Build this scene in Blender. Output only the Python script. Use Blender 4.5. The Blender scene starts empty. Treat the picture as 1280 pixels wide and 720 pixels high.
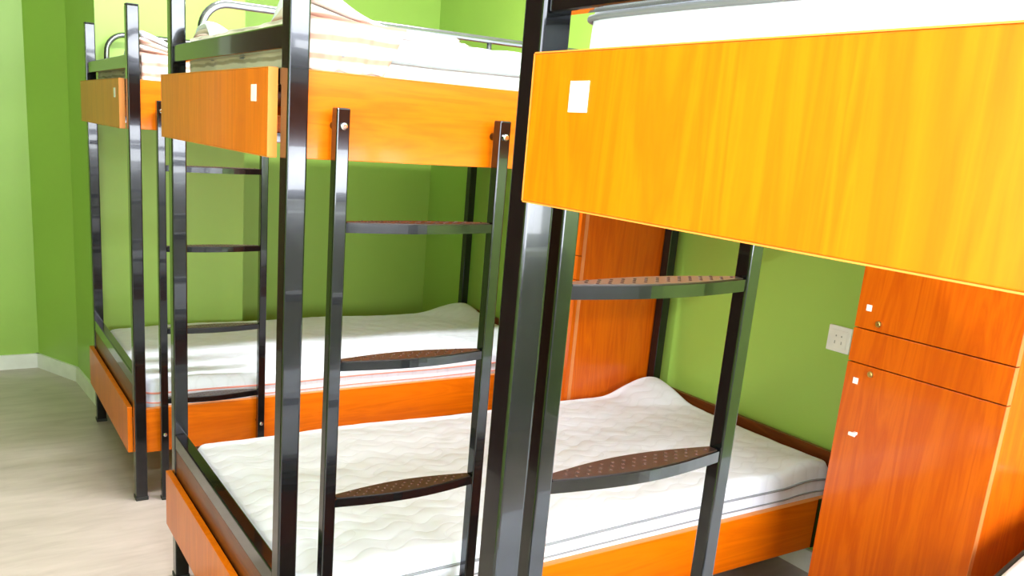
import bpy, bmesh, math, random
from mathutils import Vector, Matrix
random.seed(7)
S = bpy.context.scene
COL = S.collection

# ------------------------------------------------------------------ camera
CX, CY, CZ, YAW, PITCH, ROLL, FOC = -.5428, -3.0513, 1.4003, .5516, -.2421, .0725, 1069.16
cam_d = bpy.data.cameras.new('camera'); cam = bpy.data.objects.new('camera', cam_d); COL.objects.link(cam)
_f = Vector((math.sin(YAW)*math.cos(PITCH), math.cos(YAW)*math.cos(PITCH), math.sin(PITCH)))
_r = Vector((math.cos(YAW), -math.sin(YAW), 0)); _u = _r.cross(_f)
_r2 = _r*math.cos(ROLL)+_u*math.sin(ROLL); _u2 = -_r*math.sin(ROLL)+_u*math.cos(ROLL)
m = Matrix((_r2, _u2, -_f)).transposed().to_4x4(); m.translation = (CX, CY, CZ)
cam.matrix_world = m
cam_d.sensor_width = 36; cam_d.lens = FOC*36/1280
cam_d.shift_x = 65.92/1280; cam_d.shift_y = 67.41/1280
cam_d.clip_start = .02; cam_d.clip_end = 60
S.camera = cam

# ------------------------------------------------------------------ world, lights, exposure
S.view_settings.view_transform = 'Standard'; S.view_settings.look = 'None'
S.view_settings.gamma = 1; S.view_settings.use_curve_mapping = False
S.view_settings.exposure = 1.2
w = bpy.data.worlds.new('world'); S.world = w; w.use_nodes = True
w.node_tree.nodes['Background'].inputs[0].default_value = (.85, .93, 1, 1)
w.node_tree.nodes['Background'].inputs[1].default_value = 1.2
def area(name, loc, rot, sx, sy, power, col=(1, 1, 1)):
    d = bpy.data.lights.new(name, 'AREA'); d.shape = 'RECTANGLE'; d.size = sx; d.size_y = sy
    d.energy = power; d.color = col
    o = bpy.data.objects.new(name, d); COL.objects.link(o); o.location = loc; o.rotation_euler = rot
    return o
# daylight falling in through the window of the wall behind the camera (the window is built below)
area('window_daylight', (.65, -4.63, 1.6), (math.radians(90), 0, 0), 2.45, 1.35, 95, (.93, .97, 1))
# daylight of an added, unseen aisle-wall window, brightening the near foot board
area('added_window_daylight', (-1.38, -2.95, 1.55), (0, math.radians(-90), 0), 1.25, 1.2, 20, (.94, .97, 1))

# ------------------------------------------------------------------ materials
def new_mat(name):
    mt = bpy.data.materials.new(name); mt.use_nodes = True
    nt = mt.node_tree; b = nt.nodes['Principled BSDF']
    return mt, nt, b
def setp(b, **k):
    for n, v in k.items(): b.inputs[n.replace('_', ' ')].default_value = v
def ramp(nt, stops):
    r = nt.nodes.new('ShaderNodeValToRGB')
    while len(r.color_ramp.elements) < len(stops): r.color_ramp.elements.new(.5)
    for e, (p, c) in zip(r.color_ramp.elements, stops): e.position = p; e.color = (*c, 1)
    return r
def coords(nt, scale, kind='Object', rot=(0, 0, 0)):
    tc = nt.nodes.new('ShaderNodeTexCoord'); mp = nt.nodes.new('ShaderNodeMapping')
    mp.inputs['Scale'].default_value = scale; mp.inputs['Rotation'].default_value = rot
    nt.links.new(tc.outputs[kind], mp.inputs[0]); return mp
def noise(nt, vec, scale, detail=4, rough=.5, dist=0):
    n = nt.nodes.new('ShaderNodeTexNoise'); n.inputs['Scale'].default_value = scale
    n.inputs['Detail'].default_value = detail; n.inputs['Roughness'].default_value = rough
    n.inputs['Distortion'].default_value = dist
    nt.links.new(vec.outputs[0], n.inputs['Vector']); return n
def bump(nt, b, src, strength, dist=.002):
    bp = nt.nodes.new('ShaderNodeBump'); bp.inputs['Strength'].default_value = strength
    bp.inputs['Distance'].default_value = dist
    nt.links.new(src, bp.inputs['Height']); nt.links.new(bp.outputs[0], b.inputs['Normal'])

def plain(name, col, rough=.5, metal=0, var=.06, scale=12, coat=0):
    mt, nt, b = new_mat(name)
    n = noise(nt, coords(nt, (1, 1, 1)), scale)
    r = ramp(nt, [(.3, tuple(c*(1-var) for c in col)), (.7, tuple(min(1, c*(1+var)) for c in col))])
    nt.links.new(n.outputs[0], r.inputs[0]); nt.links.new(r.outputs[0], b.inputs['Base Color'])
    setp(b, Roughness=rough, Metallic=metal, Coat_Weight=coat)
    return mt

def wood(name, axis, dark, light, rough=.32, coat=.15, gscale=1.0):
    """cherry veneer, grain running along one object axis"""
    mt, nt, b = new_mat(name)
    sc = [9*gscale]*3; sc[axis] = .7*gscale
    n = noise(nt, coords(nt, sc), 1.6, 5, .55, 1.2)
    mul = nt.nodes.new('ShaderNodeMath'); mul.operation = 'MULTIPLY'; mul.inputs[1].default_value = 5
    fr = nt.nodes.new('ShaderNodeMath'); fr.operation = 'PINGPONG'; fr.inputs[1].default_value = .5
    nt.links.new(n.outputs[0], mul.inputs[0]); nt.links.new(mul.outputs[0], fr.inputs[0])
    sc2 = [160]*3; sc2[axis] = 5
    n2 = noise(nt, coords(nt, sc2), 1, 3, .6)
    mx = nt.nodes.new('ShaderNodeMath'); mx.operation = 'ADD'
    m2 = nt.nodes.new('ShaderNodeMath'); m2.operation = 'MULTIPLY'; m2.inputs[1].default_value = .45
    nt.links.new(n2.outputs[0], m2.inputs[0]); nt.links.new(fr.outputs[0], mx.inputs[0]); nt.links.new(m2.outputs[0], mx.inputs[1])
    r = ramp(nt, [(.1, dark), (.75, light)])
    nt.links.new(mx.outputs[0], r.inputs[0]); nt.links.new(r.outputs[0], b.inputs['Base Color'])
    setp(b, Roughness=rough, Coat_Weight=coat, Coat_Roughness=.1, Specular_IOR_Level=.25)
    bump(nt, b, n2.outputs[0], .03, .0005)
    return mt

M = {}
WD, WL = (.64, .118, .0005), (.78, .165, .001)
M['wood_z'] = wood('cherry_veneer_upright', 2, WD, WL)
M['wood_x'] = wood('cherry_veneer_along', 0, WD, WL)
M['headwood'] = wood('dark_head_board_veneer', 1, (.10, .022, .004), (.17, .04, .008))
M['ward'] = wood('wardrobe_veneer', 2, (.47, .066, .0005), (.60, .112, .001), rough=.3, coat=.35)
M['dooredge'] = plain('door_edge_banding', (.60, .19, .05), .5)
M['edge'] = plain('pale_edge_banding', (.72, .235, .035), .4)
M['steel'] = plain('black_enamelled_steel', (.034, .035, .040), .15, .9, .12, 30, .45)
M['chrome'] = plain('polished_chrome', (.8, .8, .82), .15, 1, .03)
M['tube'] = plain('grey_steel_tube', (.20, .205, .21), .22, .9, .05)
M['foot'] = plain('black_rubber', (.02, .02, .02), .6)
M['tread'] = plain('brown_non_slip_tread', (.022, .012, .010), .3, 0, .3, 60)
M['stud'] = plain('worn_stud', (.10, .05, .04), .4, .3)
M['paper'] = plain('white_label_paper', (.9, .9, .88), .6)
M['print'] = plain('faint_grey_print', (.45, .45, .5), .6)
M['plastic'] = plain('white_plastic', (.85, .85, .85), .35)
M['dark'] = plain('grey_slot', (.35, .35, .36), .5)
M['brass'] = plain('brass', (.75, .5, .16), .3, 1)
M['base'] = plain('white_painted_baseboard', (.82, .82, .8), .4)
M['pipe'] = plain('grey_piping', (.26, .27, .30), .7)
M['redpipe'] = plain('pink_piping', (.75, .28, .22), .7)

def paint(name, col):
    mt, nt, b = new_mat(name)
    c = coords(nt, (1, 1, 1)); n = noise(nt, c, 2.2, 3); n2 = noise(nt, c, 260, 2)
    r = ramp(nt, [(.3, tuple(x*.96 for x in col)), (.7, tuple(x*1.03 for x in col))])
    nt.links.new(n.outputs[0], r.inputs[0]); nt.links.new(r.outputs[0], b.inputs['Base Color'])
    setp(b, Roughness=.42); bump(nt, b, n2.outputs[0], .08, .001)
    return mt
GREEN = (.34, .545, .095)
M['green'] = paint('green_wall_paint', GREEN)
M['white'] = paint('pale_grey_wall_paint', (.42, .44, .45))
M['ceil'] = paint('white_ceiling_paint', (.85, .85, .82))

def fabric(name, base, stripe=None, sc=26, axis=2):
    mt, nt, b = new_mat(name)
    c = coords(nt, (1, 1, 1))
    n = noise(nt, c, 6, 4); n2 = noise(nt, c, 420, 2)
    if stripe:
        wv = nt.nodes.new('ShaderNodeTexWave'); wv.bands_direction = 'XYZ'[axis]
        wv.inputs['Scale'].default_value = sc; wv.inputs['Distortion'].default_value = 1.6; wv.inputs['Detail'].default_value = 2
        nt.links.new(c.outputs[0], wv.inputs['Vector'])
        r = ramp(nt, [(.55, base), (.9, stripe)]); nt.links.new(wv.outputs['Fac'], r.inputs[0])
    else:
        r = ramp(nt, [(.3, tuple(x*.96 for x in base)), (.7, base)]); nt.links.new(n.outputs[0], r.inputs[0])
    nt.links.new(r.outputs[0], b.inputs['Base Color'])
    setp(b, Roughness=.9, Sheen_Weight=.3)
    bump(nt, b, n2.outputs[0], .15, .001)
    return mt
def quilted(name, base):
    mt, nt, b = new_mat(name); tc = nt.nodes.new('ShaderNodeTexCoord'); sp = nt.nodes.new('ShaderNodeSeparateXYZ')
    nt.links.new(tc.outputs['Object'], sp.inputs[0])
    def mth(op, a, b_=None):
        n = nt.nodes.new('ShaderNodeMath'); n.operation = op
        for i, q in enumerate((a, b_)):
            if q is None: continue
            if isinstance(q, (int, float)): n.inputs[i].default_value = q
            else: nt.links.new(q, n.inputs[i])
        return n.outputs[0]
    x, y = sp.outputs[0], sp.outputs[1]
    wob = mth('MULTIPLY', mth('SINE', mth('MULTIPLY', x, 52)), .9)
    s1 = mth('ABSOLUTE', mth('SINE', mth('ADD', mth('MULTIPLY', y, 62), wob)))
    wob2 = mth('MULTIPLY', mth('SINE', mth('MULTIPLY', y, 31)), 1.2)
    s2 = mth('ABSOLUTE', mth('SINE', mth('ADD', mth('MULTIPLY', x, 20), wob2)))
    h = mth('MULTIPLY', mth('POWER', s1, .45), mth('POWER', s2, .22))
    r = ramp(nt, [(.1, tuple(c*.93 for c in base)), (.6, base)]); nt.links.new(h, r.inputs[0]); nt.links.new(r.outputs[0], b.inputs['Base Color'])
    setp(b, Roughness=.85, Sheen_Weight=.2); bump(nt, b, h, .26, .005)
    return mt
M['cloth'] = quilted('white_quilted_cloth', (.80, .84, .96))
M['quilt'] = fabric('pinkish_striped_quilt', (.74, .62, .58), (.50, .26, .20), 9, 2)
M['ticking'] = fabric('striped_ticking', (.60, .55, .42), (.30, .26, .15), 14, 2)

def floor_mat():
    mt, nt, b = new_mat('pale_vinyl_floor')
    c = coords(nt, (3, 14, 1)); n = noise(nt, c, 1.3, 6, .6, .6)
    c2 = coords(nt, (1, 1, 1)); n2 = noise(nt, c2, 2.3, 3)
    mx = nt.nodes.new('ShaderNodeMath'); mx.operation = 'ADD'
    m2 = nt.nodes.new('ShaderNodeMath'); m2.operation = 'MULTIPLY'; m2.inputs[1].default_value = .6
    nt.links.new(n2.outputs[0], m2.inputs[0]); nt.links.new(n.outputs[0], mx.inputs[0]); nt.links.new(m2.outputs[0], mx.inputs[1])
    r = ramp(nt, [(.5, (.39, .32, .285)), (1.05, (.54, .455, .415))])
    nt.links.new(mx.outputs[0], r.inputs[0]); nt.links.new(r.outputs[0], b.inputs['Base Color'])
    setp(b, Roughness=.38); bump(nt, b, n.outputs[0], .05, .001)
    return mt
M['floor'] = floor_mat()
M['door'] = wood('dark_brown_door', 2, (.07, .010, .008), (.11, .02, .014), .35, .3)

# ------------------------------------------------------------------ mesh helpers
def mesh_obj(name, bm, mat, parent=None, loc=(0, 0, 0), smooth=False):
    me = bpy.data.meshes.new(name); bm.normal_update(); bm.to_mesh(me); bm.free()
    for mm in (mat if isinstance(mat, (list, tuple)) else [mat]): me.materials.append(mm)
    if smooth:
        for p in me.polygons: p.use_smooth = True
    o = bpy.data.objects.new(name, me); COL.objects.link(o); o.location = loc
    if parent: o.parent = parent
    return o
def add_box(bm, x0, x1, y0, y1, z0, z1, bev=0, seg=2):
    x0, x1 = sorted((x0, x1)); y0, y1 = sorted((y0, y1)); z0, z1 = sorted((z0, z1))
    r = bmesh.ops.create_cube(bm, size=1, matrix=Matrix.Translation(((x0+x1)/2, (y0+y1)/2, (z0+z1)/2)) @ Matrix.Diagonal((x1-x0, y1-y0, z1-z0, 1)))
    if bev:
        es = list({e for v in r['verts'] for e in v.link_edges})
        bmesh.ops.bevel(bm, geom=es, offset=bev, segments=seg, affect='EDGES', profile=.5)
    return bm
def box(name, x0, x1, y0, y1, z0, z1, mat, parent=None, bev=0, seg=2):
    return mesh_obj(name, add_box(bmesh.new(), x0, x1, y0, y1, z0, z1, bev, seg), mat, parent)
def add_cyl(bm, p0, p1, r, n=20, r2=None):
    p0, p1 = Vector(p0), Vector(p1); d = p1-p0
    mt = Matrix.Translation((p0+p1)/2) @ d.to_track_quat('Z', 'Y').to_matrix().to_4x4()
    bmesh.ops.create_cone(bm, cap_ends=True, segments=n, radius1=r, radius2=r if r2 is None else r2, depth=d.length, matrix=mt)
    return bm
def add_tube(bm, pts, r, n=10, closed=False):
    pts = [Vector(p) for p in pts]; rings = []
    N = len(pts); prev = None
    for i, p in enumerate(pts):
        a = pts[(i-1) % N] if closed or i > 0 else p; b_ = pts[(i+1) % N] if closed or i < N-1 else p
        t = (b_-a).normalized()
        if prev is None:
            ref = Vector((0, 0, 1)) if abs(t.z) < .9 else Vector((0, 1, 0))
            u = t.cross(ref).normalized()
        else: u = (prev-t*prev.dot(t)).normalized()
        prev = u; v = t.cross(u)
        rings.append([bm.verts.new(p+(u*math.cos(2*math.pi*k/n)+v*math.sin(2*math.pi*k/n))*r) for k in range(n)])
    for i in range(N if closed else N-1):
        A, B = rings[i], rings[(i+1) % N]
        for k in range(n): bm.faces.new((A[k], A[(k+1) % n], B[(k+1) % n], B[k]))
    if not closed:
        bm.faces.new(rings[0][::-1]); bm.faces.new(rings[-1])
    return bm
def add_prism(bm, poly, z0, z1):
    a = [bm.verts.new((x, y, z0)) for x, y in poly]; b_ = [bm.verts.new((x, y, z1)) for x, y in poly]
    n = len(poly)
    for i in range(n): bm.faces.new((a[i], a[(i+1) % n], b_[(i+1) % n], b_[i]))
    bm.faces.new(a[::-1]); bm.faces.new(b_)
    bmesh.ops.recalc_face_normals(bm, faces=bm.faces[:])
    return bm
def empty(name, loc, label, cat, group=None):
    o = bpy.data.objects.new(name, None); COL.objects.link(o); o.location = loc; o.empty_display_size = .1
    return tag(o, label, cat, group)
def tag(o, label, cat, group=None):
    o['label'] = label; o['category'] = cat
    if group: o['group'] = group
    return o
def struct(o): o['kind'] = 'structure'; return o
def copy_tree(o, parent=None):
    c = o.copy(); COL.objects.link(c); c.parent = parent
    for ch in list(o.children): copy_tree(ch, c)
    return c

# ------------------------------------------------------------------ layout numbers (metres)
W, L, P = .95, 1.93, .04
BN = -1.5254          # outer ladder-side plane of the middle bed
AN = -2.1894          # outer ladder-side plane of the near bed
WX = 1.965            # right wall
CEIL = 2.55
XL, YF, YB = -1.35, -4.6, 1.9

# ------------------------------------------------------------------ structure
struct(box('floor', XL-.1, WX+.1, YF-.1, 2.2, -.06, 0, M['floor']))
struct(box('ceiling', XL-.1, WX+.1, YF-.1, 2.2, CEIL, CEIL+.08, M['ceil']))
struct(box('wall_right', WX, WX+.1, YF-.1, 2.2, 0, CEIL, M['green']))
bm = bmesh.new()
add_box(bm, XL-.1, XL, YF-.1, -3.6, 0, CEIL); add_box(bm, XL-.1, XL, -2.3, 2.2, 0, CEIL)
add_box(bm, XL-.1, XL, -3.6, -2.3, 0, 1.0); add_box(bm, XL-.1, XL, -3.6, -2.3, 2.3, CEIL)
struct(mesh_obj('wall_left', bm, M['green']))
bm = bmesh.new()
for a in (-3.6, -2.98, -2.36): add_box(bm, XL-.08, XL-.02, a, a+.06, 1.0, 2.3)
for a in (1.0, 2.24): add_box(bm, XL-.08, XL-.02, -3.6, -2.3, a, a+.06)
struct(mesh_obj('added_window', bm, M['plastic']))  # unseen window frame, added around the light for the near foot board
dr1 = struct(box('door_1', XL, XL+.04, -.85, .35, .005, 2.1, M['door'], None, .004))
bm = bmesh.new(); add_cyl(bm, (XL+.04, -.75, 1.0), (XL+.09, -.75, 1.0), .01); add_cyl(bm, (XL+.085, -.75, 1.0), (XL+.085, -.63, 1.0), .008)
mesh_obj('door_handle', bm, M['chrome'], dr1)
struct(box('wall_back', XL, -.1, YB, YB+.1, 0, CEIL, M['green']))
struct(box('wall_alcove', .6, WX, 1.49, 1.6, 0, CEIL, M['green']))
COLP = [(.052, 1.0), (.69, 1.0), (.69, 1.6), (.3, 2.1), (-.147, 2.1), (-.147, 1.9), (.008, 1.57)]
struct(mesh_obj('wall_column', add_prism(bmesh.new(), COLP, 0, CEIL), M['green']))
d2 = struct(box('door_2', -1.30, -.86, YB-.03, YB, .005, 2.08, M['door'], None, .004))
bm = bmesh.new(); add_box(bm, -.86, -.80, YB-.035, YB, 0, 2.14); add_box(bm, -1.35, -.80, YB-.035, YB, 2.08, 2.14)
mesh_obj('door_frame', bm, M['plastic'], d2)
# wall behind the camera with its window
wx0, wx1, wz0, wz1 = -.6, 1.9, .9, 2.3
bm = bmesh.new()
add_box(bm, XL, wx0, YF-.12, YF, 0, CEIL); add_box(bm, wx1, WX, YF-.12, YF, 0, CEIL)
add_box(bm, wx0, wx1, YF-.12, YF, 0, wz0); add_box(bm, wx0, wx1, YF-.12, YF, wz1, CEIL)
struct(mesh_obj('wall_front', bm, M['white']))
bm = bmesh.new()
for a in (wx0, (wx0+wx1)/2-.03, wx1-.06): add_box(bm, a, a+.06, YF-.09, YF-.03, wz0, wz1)
for a in (wz0, wz1-.06): add_box(bm, wx0, wx1, YF-.09, YF-.03, a, a+.06)
wf = struct(mesh_obj('window_1', bm, M['plastic']))
box('window_sill', wx0-.04, wx1+.04, YF-.02, YF+.1, wz0-.03, wz0, M['plastic'], wf, .004)

# baseboards
def baseboard(name, pts, th=.014, h=.078):
    bm = bmesh.new()
    for (a, b_) in zip(pts, pts[1:]):
        a, b_ = Vector((*a, 0)), Vector((*b_, 0)); d = (b_-a).normalized(); n = Vector((d.y, -d.x, 0))*th
        q = [a-d*0, b_+d*0, b_+n+d*th*.3, a+n-d*th*.3]
        vs0 = [bm.verts.new(v) for v in q]; vs1 = [bm.verts.new(v+Vector((0, 0, h))) for v in q]
        for i in range(4): bm.faces.new((vs0[i], vs0[(i+1) % 4], vs1[(i+1) % 4], vs1[i]))
        bm.faces.new(vs1); bm.faces.new(vs0[::-1])
    bmesh.ops.recalc_face_normals(bm, faces=bm.faces[:])
    return struct(mesh_obj(name, bm, M['base']))
baseboard('baseboard_back', [(-.79, YB), (-.147, YB)])
baseboard('baseboard_column', [(-.147, 1.9), (.008, 1.57), (.052, 1.0), (.69, 1.0)])
baseboard('baseboard_alcove', [(.69, 1.49), (WX, 1.49)])
baseboard('baseboard_right', [(WX, 1.49), (WX, YF)])
baseboard('baseboard_left', [(XL, YF), (XL, YB)])

# unseen ceiling lamps, added to light the upper bunks and walls
def added_ceiling_lamp(x, y, label, power):
    e = empty('added_ceiling_lamp', (x, y, CEIL), label, 'lamp')
    box('added_lamp_housing', -.6, .6, -.09, .09, -.05, 0, M['plastic'], e, .006)
    mt, nt, b = new_mat('added_lamp_lit_diffuser'); setp(b, Emission_Strength=3.0); b.inputs['Emission Color'].default_value = (1, .97, .92, 1)
    box('added_lamp_diffuser', -.57, .57, -.07, .07, -.06, -.05, mt, e, .002)
    l = area('added_lamp_light', (x, y, CEIL-.065), (0, 0, 0), 1.1, .12, power, (.97, .985, 1))
    return e
added_ceiling_lamp(.55, -.55, 'long white ceiling lamp, added out of view above the farther bunk beds', 30)
added_ceiling_lamp(.1, -3.3, 'long white ceiling lamp, added out of view above the near bunk bed', 30)

# ------------------------------------------------------------------ bunk bed
Z1, Z2, Z3, Z4, HT = 1.487, 1.328, .342, .176, 1.716
LX1, LX2, LR, LO, LT = .0855, .442, .0265, .025, 1.425
RUNGS = (1.216, .942, .650, .392)
def bolt(parent, x, y, z, dy, r=.0065):
    bm = bmesh.new(); add_cyl(bm, (x, y, z), (x, y+dy*.004, z), r, 16); add_cyl(bm, (x, y+dy*.004, z), (x, y+dy*.006, z), r, 16, r*.6)
    return mesh_obj('bolt', bm, M['chrome'], parent)
def make_bed(s, label):
    """s=1: ladder on the -Y side; s=-1: mirrored, ladder on the +Y side. origin at the ladder-side foot corner"""
    e = empty('bunk_bed', (0, 0, 0), label, 'bunk bed', 'bunk beds standing with their heads at the right wall')
    B = lambda name, x0, x1, y0, y1, z0, z1, mat, par=e, bev=.0015, seg=2: box(name, x0, x1, y0*s, y1*s, z0, z1, mat, par, bev, seg)
    for (x, y) in ((0, 0), (0, W-P), (L-P, 0), (L-P, W-P)):
        p = B('post', x, x+P, y, y+P, .012, HT, M['steel'], e, .004, 3)
        B('foot_cap', x-.002, x+P+.002, y-.002, y+P+.002, 0, .014, M['foot'], p)
        B('post_cap', x+.001, x+P-.001, y+.001, y+P-.001, HT, HT+.004, M['foot'], p)
    # end boards at the foot (proud of the posts) and at the head
    t = .018
    up = B('upper_foot_board', -t, -.0005, P+.016, W, Z2, Z1, M['wood_z'])
    B('edge_banding', -t-.0006, 0, P+.0145, P+.016, Z2, Z1, M['edge'], up, 0)
    B('edge_banding', -t-.0004, 0, P+.016, W, Z1, Z1+.0015, M['edge'], up, 0)
    B('edge_banding', -t-.0004, 0, P+.016, W, Z2-.0015, Z2, M['edge'], up, 0)
    st = B('number_sticker', -t-.001, -t, .085+P, .115+P, 1.4265, 1.4575, M['paper'], up, 0)
    lw = B('lower_foot_board', -t, -.0005, P+.004, W, Z4, Z3+.008, M['wood_z'])
    B('upper_foot_bar', .006, .034, P, W-P, 1.521, 1.565, M['steel'], e, .004, 3)
    B('foot_slat', .004, .022, P, W-P, Z3, .428, M['headwood'])
    B('lower_foot_bar', .002, .034, P, W-P, .428, .475, M['steel'], e, .004, 3)
    for z in (Z2+.01, Z4+.01):
        B('cross_rail', 0.002, .032, P, W-P, z+.12, z+.15, M['steel'])
        B('cross_rail', L-.032, L-.002, P, W-P, z+.12, z+.15, M['steel'])
    B('upper_head_board', L-.012, L+.006, P, W-P, Z2, 1.60, M['wood_z'])
    B('lower_head_board', L-.012, L+.006, P, W-P, Z4, .458, M['headwood'])
    # side boards with the steel angle they sit on
    for nm, z0, z1 in (('upper_side_board', Z2, Z1), ('lower_side_board', Z4, Z3)):
        for y0, y1 in ((.022, .040), (W-.040, W-.022)):
            sb = B(nm, P, L-P, y0, y1, z0, z1, M['wood_x'])
            B('edge_banding', P, L-P, y0-.0004, y1+.0004, z1, z1+.0015, M['edge'], sb, 0)
        for y0, y1 in ((.040, .062), (W-.062, W-.040)):
            B('steel_angle', P, L-P, y0, y1, z0-(.008 if z0 < 1 else -.002), z0+.03, M['steel'])
    B('board_end_shade', L-.14, L-P, .0205, .0215, Z4, Z3+.002, M['steel'])  # black plate put in for the shade at the board's head end
    for z in (Z2+.075, Z4+.10):
        B('bed_base', P, L-.035, .045, W-.045, z, z+.018, M['wood_x'])
    # tubular guard rail along the far side of the upper bunk
    yr = (W-.02)*s; pts = [(.085, yr, 1.50), (.085, yr, 1.60)]
    for k in range(1, 9):
        a = math.pi/2*k/8; pts.append((.085+.075*(1-math.cos(a)), yr, 1.612+.075*math.sin(a)))
    x1 = L-.09
    pts += [(x, yr, 1.687) for x in (.3, .6, .9, 1.2, 1.5)]
    for k in range(0, 9):
        a = math.pi/2*k/8; pts.append((x1-.075*(1-math.sin(a)), yr, 1.612+.075*math.cos(a)))
    pts.append((x1, yr, 1.50))
    g = mesh_obj('guard_rail', add_tube(bmesh.new(), pts, .011, 12), M['tube'], e, smooth=True)
    for x in (.54, 1.0, 1.45):
        mesh_obj('rail_support', add_cyl(bmesh.new(), (x, yr, 1.48), (x, yr, 1.68), .008, 12), M['tube'], g, smooth=True)
    # ladder
    ladder = None
    def rail(x, par):
        return B('ladder_rail', x, x+LR, -LO, -LO+LR, 0.01, LT, M['steel'], par, .003, 3)
    ladder = bpy.data.objects.new('ladder', None); COL.objects.link(ladder); ladder.parent = e; ladder.empty_display_size = .1
    for x in (LX1, LX2):   # spacers holding the ladder to the side boards
        for z in (LT-.033, Z4+.08):
            mesh_obj('spacer', add_cyl(bmesh.new(), (x+LR/2, 0.0015*s, z), (x+LR/2, .024*s, z), .008, 12), M['steel'], ladder)
    for x in (LX1, LX2):
        r_ = rail(x, ladder)
        B('rail_foot', x-.001, x+LR+.001, -LO-.001, -LO+LR+.001, 0, .012, M['foot'], ladder)
        for z in (LT-.033, Z4+.08): bolt(ladder, x+LR/2, -LO*s, z, -s)
    xa, xb = LX1+LR, LX2; yc = -LO+LR/2
    for z in RUNGS:
        N = 16; top = []; 
        f = lambda q: .011+.019*math.sin(math.pi*q)
        poly = [(xa+(xb-xa)*i/N, (yc-f(i/N))*s) for i in range(N+1)] + [(xa+(xb-xa)*i/N, (yc+f(i/N))*s) for i in range(N, -1, -1)]
        rg = mesh_obj('rung', add_prism(bmesh.new(), poly, z-.020, z-.002), M['steel'], ladder)
        g2 = lambda q: f(q)-.003
        poly = [(xa+.004+(xb-xa-.008)*i/N, (yc-g2(i/N))*s) for i in range(N+1)] + [(xa+.004+(xb-xa-.008)*i/N, (yc+g2(i/N))*s) for i in range(N, -1, -1)]
        bm = add_prism(bmesh.new(), poly, z-.002, z)
        mesh_obj('rung_tread', bm, M['tread'], ladder)
        bm = bmesh.new()
        for row, off in ((-1, 0), (0, .5), (1, 0)):
            for k in range(1, 15):
                q = (k+off)/15.5; yy = row*.011
                if abs(yy)+.004 < g2(q): add_cyl(bm, (xa+(xb-xa)*q, (yc+yy)*s, z), (xa+(xb-xa)*q, (yc+yy)*s, z+.0014), .0028, 8, .0018)
        so = mesh_obj('tread_studs', bm, M['stud'], ladder); so['kind'] = 'stuff'
    return e
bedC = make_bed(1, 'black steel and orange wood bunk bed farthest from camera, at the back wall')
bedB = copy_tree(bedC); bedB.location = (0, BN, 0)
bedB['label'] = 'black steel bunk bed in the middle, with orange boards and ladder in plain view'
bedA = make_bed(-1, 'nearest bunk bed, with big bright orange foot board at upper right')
bedA.location = (.0415, AN, 0)
for c in bedA.children:
    if c.name.startswith('upper_foot_bar'): c.location.z += .012

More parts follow.
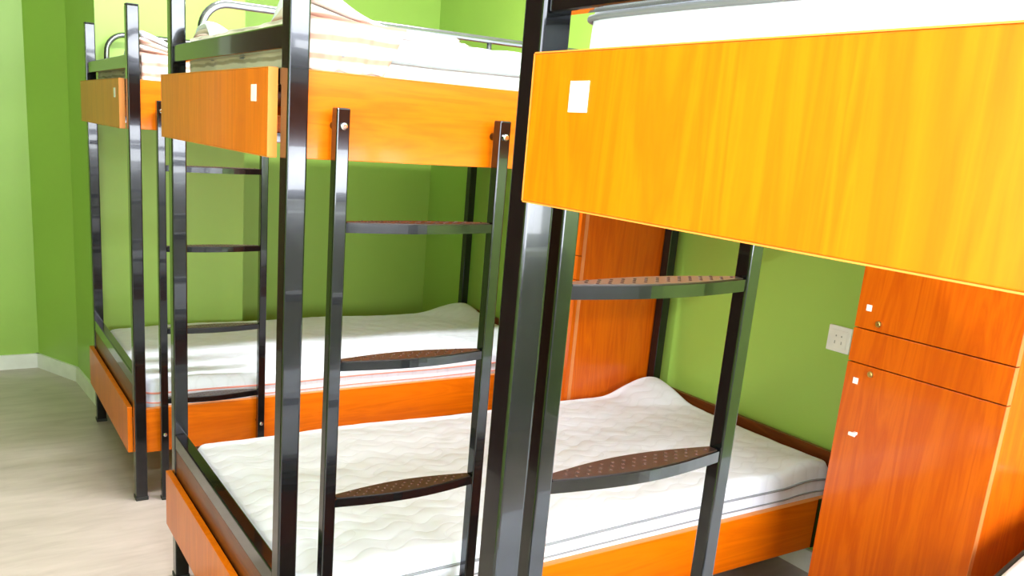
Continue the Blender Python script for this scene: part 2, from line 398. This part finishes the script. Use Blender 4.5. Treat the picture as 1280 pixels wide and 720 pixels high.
# ------------------------------------------------------------------ mattresses
def sst(a, b_, x):
    t = max(0, min(1, (x-a)/(b_-a))); return t*t*(3-2*t)
def mattress(name, lx, ly, t, lifts, seed, label, group, loc, mat='cloth', pipe='pipe', edge=None, quilt=.0035, R=.05):
    """quilted mattress; lifts = [(x, y, radius, height)] local humps where the cloth curls up"""
    rnd = random.Random(seed); nx, ny = 150, 76
    bm = bmesh.new(); ph = [rnd.uniform(0, 6.28) for _ in range(6)]
    def rr(x, y):
        cx = min(max(x, R), lx-R); cy = min(max(y, R), ly-R); dx, dy = x-cx, y-cy
        if dx and dy:
            m_ = max(abs(dx), abs(dy)); d = math.hypot(dx, dy); k = m_/d; dx *= k; dy *= k
        return cx+dx, cy+dy
    def lift(x, y):
        h = 0
        for a, b_, r, hh in lifts:
            q = math.hypot(x-a, (y-b_))/r
            if q < 1: h += hh*(1-q*q)**2
        return h + .004*math.sin(3.1*x+ph[0])*math.sin(2.3*y+ph[1]) + .003*math.sin(9*x+ph[2]+2*math.sin(5*y))
    def qz(x, y):
        u = x*11+.35*math.sin(y*22+ph[3]); v = y*9+.3*math.sin(x*17+ph[4])
        return quilt*(abs(math.sin(math.pi*u))**.6*abs(math.sin(math.pi*v))**.6-.5)
    grid = []
    for i in range(nx+1):
        row = []
        for j in range(ny+1):
            x0 = lx*i/nx; y0 = ly*j/ny; x, y = rr(x0, y0)
            e = min(x0, lx-x0, y0, ly-y0); rd = .02
            drop = 0 if e > rd else rd*(1-math.sqrt(max(0, 1-((rd-e)/rd)**2)))
            row.append(bm.verts.new((x, y, t+lift(x, y)-drop+qz(x, y)*sst(0, .03, e))))
        grid.append(row)
    for i in range(nx):
        for j in range(ny): bm.faces.new((grid[i][j], grid[i+1][j], grid[i+1][j+1], grid[i][j+1]))
    per = [grid[i][0] for i in range(nx)]+[grid[nx][j] for j in range(ny)]+[grid[i][ny] for i in range(nx, 0, -1)]+[grid[0][j] for j in range(ny, 0, -1)]
    prev = per; n = len(per); base = [v.co.copy() for v in per]; c = Vector((lx/2, ly/2, 0))
    rings = []
    for fz, out in ((.78, .003), (.5, .0045), (.22, .003), (0, -.004)):
        ring = []
        for v in base:
            d = Vector((v.x-c.x, v.y-c.y, 0)); q = Vector((max(-1, min(1, d.x/(lx/2)))**7, max(-1, min(1, d.y/(ly/2)))**7, 0))
            zz = v.z*fz + (.0025*math.sin(v.x*31+v.y*27+fz*9+ph[5]))*(fz > 0)
            hl = max(0, lift(v.x, v.y)); zz = hl*.6*(1 if fz > 0 else 0)*(fz) + (v.z-hl)*fz
            ring.append(bm.verts.new((v.x+q.x*out, v.y+q.y*out, zz)))
        rings.append([v.co.copy() for v in ring])
        for k in range(n): bm.faces.new((prev[k], ring[k], ring[(k+1) % n], prev[(k+1) % n]))
        prev = ring
    bm.faces.new(prev)
    bmesh.ops.recalc_face_normals(bm, faces=bm.faces[:])
    o = mesh_obj(name, bm, M[mat], None, loc, smooth=True)
    tag(o, label, 'mattress', group)
    if edge: mesh_obj('edge_line', add_tube(bmesh.new(), [v+Vector((0, 0, .006)) for v in base][::2], .006, 8, True), M[edge], o, smooth=True)  # optional dark tube along the top rim
    for k in (0, 1, 2):
        pts = [p+Vector(((p.x-c.x)/lx*.006, (p.y-c.y)/ly*.006, 0)) for p in rings[k]][::2]
        mesh_obj('piping', add_tube(bmesh.new(), pts, .0035 if k != 1 else .0025, 6, True), M[pipe], o, smooth=True)
    return o
ML, MW = 1.86, .855
gm = 'white quilted mattresses on the bunk beds'
zb = Z4+.118
mattress('mattress', 1.835, MW, .15, [(1.79, .84, .24, .055), (1.70, .02, .12, .02), (1.3, 0, .3, .008)], 1, 'white quilted mattress on the lower bunk of the middle bed', gm, (.045, BN+.045, zb))
mattress('mattress', ML, MW, .147, [(1.83, .82, .28, .045)], 2, 'white quilted mattress on the lower bunk of the farthest bed', gm, (.045, .045, zb), pipe='redpipe')
mattress('mattress', ML, MW, .15, [(1.65, .86, .75, .20)], 3, 'white mattress of the nearest lower bunk, a corner at lower right', gm, (.045+.0415, AN-.045-MW, zb), edge='foot')
zu = Z2+.093
mattress('mattress', ML, MW, .145, [(.7, .1, .2, .01), (1.1, .1, .2, .012)], 4, 'white mattress with grey piping on the upper bunk of the middle bed', gm, (.045, BN+.045, zu))
mattress('mattress', ML, MW, .135, [], 5, 'white mattress on the upper bunk of the farthest bed', gm, (.045, .045, zu), mat='quilt')
mattress('mattress', ML, MW, .16, [(.3, .5, .3, .02)], 6, 'white mattress on the upper bunk above the big foot board', gm, (.045+.0415, AN-.045-MW, zu))

# ------------------------------------------------------------------ folded quilts heaped at the foot of the upper bunks
def quilt_heap(label, loc, seed, prof, lx=.42, ly=.84):
    """folded quilt of several layers whose height follows prof(x, y)"""
    e = empty('folded_quilt', loc, label, 'quilt', 'folded quilts at the foot of the upper bunks')
    rnd = random.Random(seed); layers = 4; nx, ny = 40, 60
    for k in range(layers):
        a0 = rnd.uniform(-.006, .006); ph = rnd.uniform(0, 6)
        def z_at(x, y, f):
            return prof(x, y)*f + .003*math.sin(21*x+ph)*math.sin(15*y+ph)
        bm = bmesh.new(); top = []; bot = []
        for i in range(nx+1):
            rt, rb = [], []
            for j in range(ny+1):
                u, v = i/nx, j/ny
                x = u*(lx+a0-.015*k)+.006*math.sin(9*v+ph); y = v*ly
                eg = min(u, 1-u)*lx; eg = min(eg, min(v, 1-v)*ly)
                h = max(.01, (prof(x, y))/layers)
                rd = h*.5; e_ = 1 if eg > rd else math.sqrt(max(0, 1-((rd-eg)/rd)**2))
                mid = prof(x, y)*(k+.5)/layers; w_ = .0025*math.sin(25*x+ph)*math.sin(19*y+2*ph)
                rt.append(bm.verts.new((x, y, mid+h*.49*e_+w_))); rb.append(bm.verts.new((x, y, mid-h*.49*e_+w_)))
            top.append(rt); bot.append(rb)
        for i in range(nx):
            for j in range(ny):
                bm.faces.new((top[i][j], top[i+1][j], top[i+1][j+1], top[i][j+1]))
                bm.faces.new((bot[i][j], bot[i][j+1], bot[i+1][j+1], bot[i+1][j]))
        for A, B in ((top, bot),):
            for i in range(nx):
                bm.faces.new((A[i][0], B[i][0], B[i+1][0], A[i+1][0])); bm.faces.new((A[i+1][ny], B[i+1][ny], B[i][ny], A[i][ny]))
            for j in range(ny):
                bm.faces.new((A[0][j+1], B[0][j+1], B[0][j], A[0][j])); bm.faces.new((A[nx][j], B[nx][j], B[nx][j+1], A[nx][j+1]))
        bmesh.ops.remove_doubles(bm, verts=bm.verts[:], dist=1e-5)
        bmesh.ops.recalc_face_normals(bm, faces=bm.faces[:])
        mesh_obj('quilt_fold', bm, M['cloth'] if k == layers-1 else M['quilt'], e, smooth=True)
    # the lowest layer hangs over the ladder side and over the foot of the mattress
    def hang(name, p0, p1, z0, z1, nrm, mat, lean):
        p0, p1, nrm = Vector(p0), Vector(p1), Vector(nrm); bm = bmesh.new(); N, K = 36, 8; F = []; Bk = []
        for i in range(N+1):
            f, b2 = [], []
            for j in range(K+1):
                u, v = i/N, j/K; q = p0.lerp(p1, u*(1-lean*(1-v)))
                z = z0+(z1-z0)*v + .003*math.sin(14*u+2)*(1-v)
                w_ = .0035*math.sin(17*u+3*v+seed)+.002*math.sin(41*u)
                f.append(bm.verts.new((q.x+nrm.x*(.009+w_), q.y+nrm.y*(.009+w_), z))); b2.append(bm.verts.new((q.x+nrm.x*w_*.5, q.y+nrm.y*w_*.5, z)))
            F.append(f); Bk.append(b2)
        for i in range(N):
            for j in range(K):
                bm.faces.new((F[i][j], F[i+1][j], F[i+1][j+1], F[i][j+1])); bm.faces.new((Bk[i][j], Bk[i][j+1], Bk[i+1][j+1], Bk[i+1][j]))
            bm.faces.new((F[i][0], Bk[i][0], Bk[i+1][0], F[i+1][0])); bm.faces.new((F[i][K], F[i+1][K], Bk[i+1][K], Bk[i][K]))
        for j in range(K):
            bm.faces.new((F[0][j], F[0][j+1], Bk[0][j+1], Bk[0][j])); bm.faces.new((F[N][j], Bk[N][j], Bk[N][j+1], F[N][j+1]))
        bmesh.ops.recalc_face_normals(bm, faces=bm.faces[:])
        return mesh_obj(name, bm, mat, e, smooth=True)
    hang('side_drape', (.0, -.009, 0), (.20, -.009, 0), -.078, .014, (0, -1, 0), M['quilt'], .25)
    hang('foot_drape', (-.009, .03, 0), (-.009, .80, 0), -.078, .012, (-1, 0, 0), M['ticking'], .04)
    return e
def profB(x, y):
    near = 1-sst(.10, .26, y); far = sst(.64, .72, y)*(1-sst(.80, .86, y))
    return .012 + .085*near*(1-sst(-.05, .20, x)) + .040*far*(1-sst(.02, .12, x))
quilt_heap('white quilt folded and heaped on the middle upper bunk behind the tall post', (.05, BN+.05, zu+.146), 3, profB, .36)
quilt_heap('white and pinkish folded quilt on the farthest upper bunk', (.05, .05, zu+.137), 5, lambda x, y: .012 + .085*(1-sst(.14, .32, y))*(1-sst(-.05, .24, x)), .36)

# ------------------------------------------------------------------ wardrobes
def wardrobe(label, y0, y1, tags):
    """tall narrow cabinet against the right wall, doors facing the aisle (-X)"""
    x0, x1, H, t = 1.492, WX-.002, 1.50, .016; ym = (y0+y1)/2; z1, z2 = .887, .978
    e = empty('wardrobe', (x0, ym, 0), label, 'wardrobe', 'tall orange wardrobes between the beds')
    D = x1-x0; h = (y1-y0)/2
    B = lambda n, a, b_, c, d, f, g, mat, par=e, bev=.001: box(n, a, b_, c, d, f, g, mat, par, bev, 1)
    for ya, yb in ((-h, -h+t), (h-t, h)):
        B('side_panel', 0, D, ya, yb, 0, H, M['ward'])
    B('top_panel', 0, D, -h+t, h-t, H-t, H, M['ward']); B('back_panel', D-.008, D, -h+t, h-t, .06, H-t, M['ward'])
    B('plinth', .02, .035, -h+t, h-t, 0, .06, M['ward']); B('shelf', .02, D-.01, -h+t, h-t, z1-.008, z1+.008, M['ward'])
    B('bottom_panel', .0, D-.01, -h+t, h-t, .06, .076, M['ward'])
    a, b_ = -h+.0004, h-.0004
    d1 = B('door', -.017, -.001, a, b_, z2+.0015, H-.002, M['ward'])
    dr = B('drawer', -.017, -.001, a, b_, z1+.0015, z2-.0015, M['ward'])
    d2 = B('door', -.017, -.001, a, b_, .062, z1-.0015, M['ward'])
    for q, za, zb_ in ((d1, z2+.0015, H-.002), (dr, z1+.0015, z2-.0015), (d2, .062, z1-.0015)):
        B('edge_banding', -.0172, -.0008, -h-.0006, -h+.0004, za, zb_, M['dooredge' if tags else 'ward'], q, 0)
    if not tags: B('edge_banding', 0, .016, -h-.0008, -h, 0, H, M['dooredge'])
    def lock(par, y, z):
        bm = bmesh.new(); add_cyl(bm, (-.017, y, z), (-.022, y, z), .008, 18); add_cyl(bm, (-.022, y, z), (-.0235, y, z), .0055, 18, .004)
        mesh_obj('lock', bm, M['brass'], par)
    yl = h-.02
    B('number_tag', -.0182, -.017, yl-.020, yl-.006, 1.026, 1.042, M['paper'], d1, 0); lock(d1, yl-.048, .999)
    B('number_tag', -.0182, -.017, yl-.020, yl-.006, .832, .848, M['paper'], d2, 0); lock(d2, yl-.052, .868)
    bm = bmesh.new(); add_box(bm, -.034, -.017, yl-.046, yl-.038, .700, .708, .001); add_box(bm, -.038, -.032, yl-.052, yl-.032, .699, .709, .002)
    mesh_obj('handle', bm, M['plastic'], d2)
    return e
wardrobe('tall orange wardrobe with drawer and white tags beside the wall socket', -2.125, -1.722, True)
wardrobe('reddish orange wardrobe seen through the middle bed, behind its mattress', -.570, -.175, False)

# ------------------------------------------------------------------ wall socket
so = empty('wall_socket', (WX, -1.36, .823), 'white wall socket on the green wall left of the wardrobe', 'socket')
box('face_plate', -.009, 0, -.043, .043, -.043, .043, M['plastic'], so, .003)
bm = bmesh.new(); add_box(bm, -.0105, -.009, -.030, .030, -.030, .030, .0007, 1)
ins = mesh_obj('socket_insert', bm, M['plastic'], so)
bm = bmesh.new()
for y in (-.012, .012): add_box(bm, -.0112, -.0104, y-.0015, y+.0015, -.016, -.006)
for y in (-.010, .010): add_box(bm, -.0112, -.0104, y-.002, y+.002, .008, .013)
mesh_obj('socket_slots', bm, M['dark'], ins)
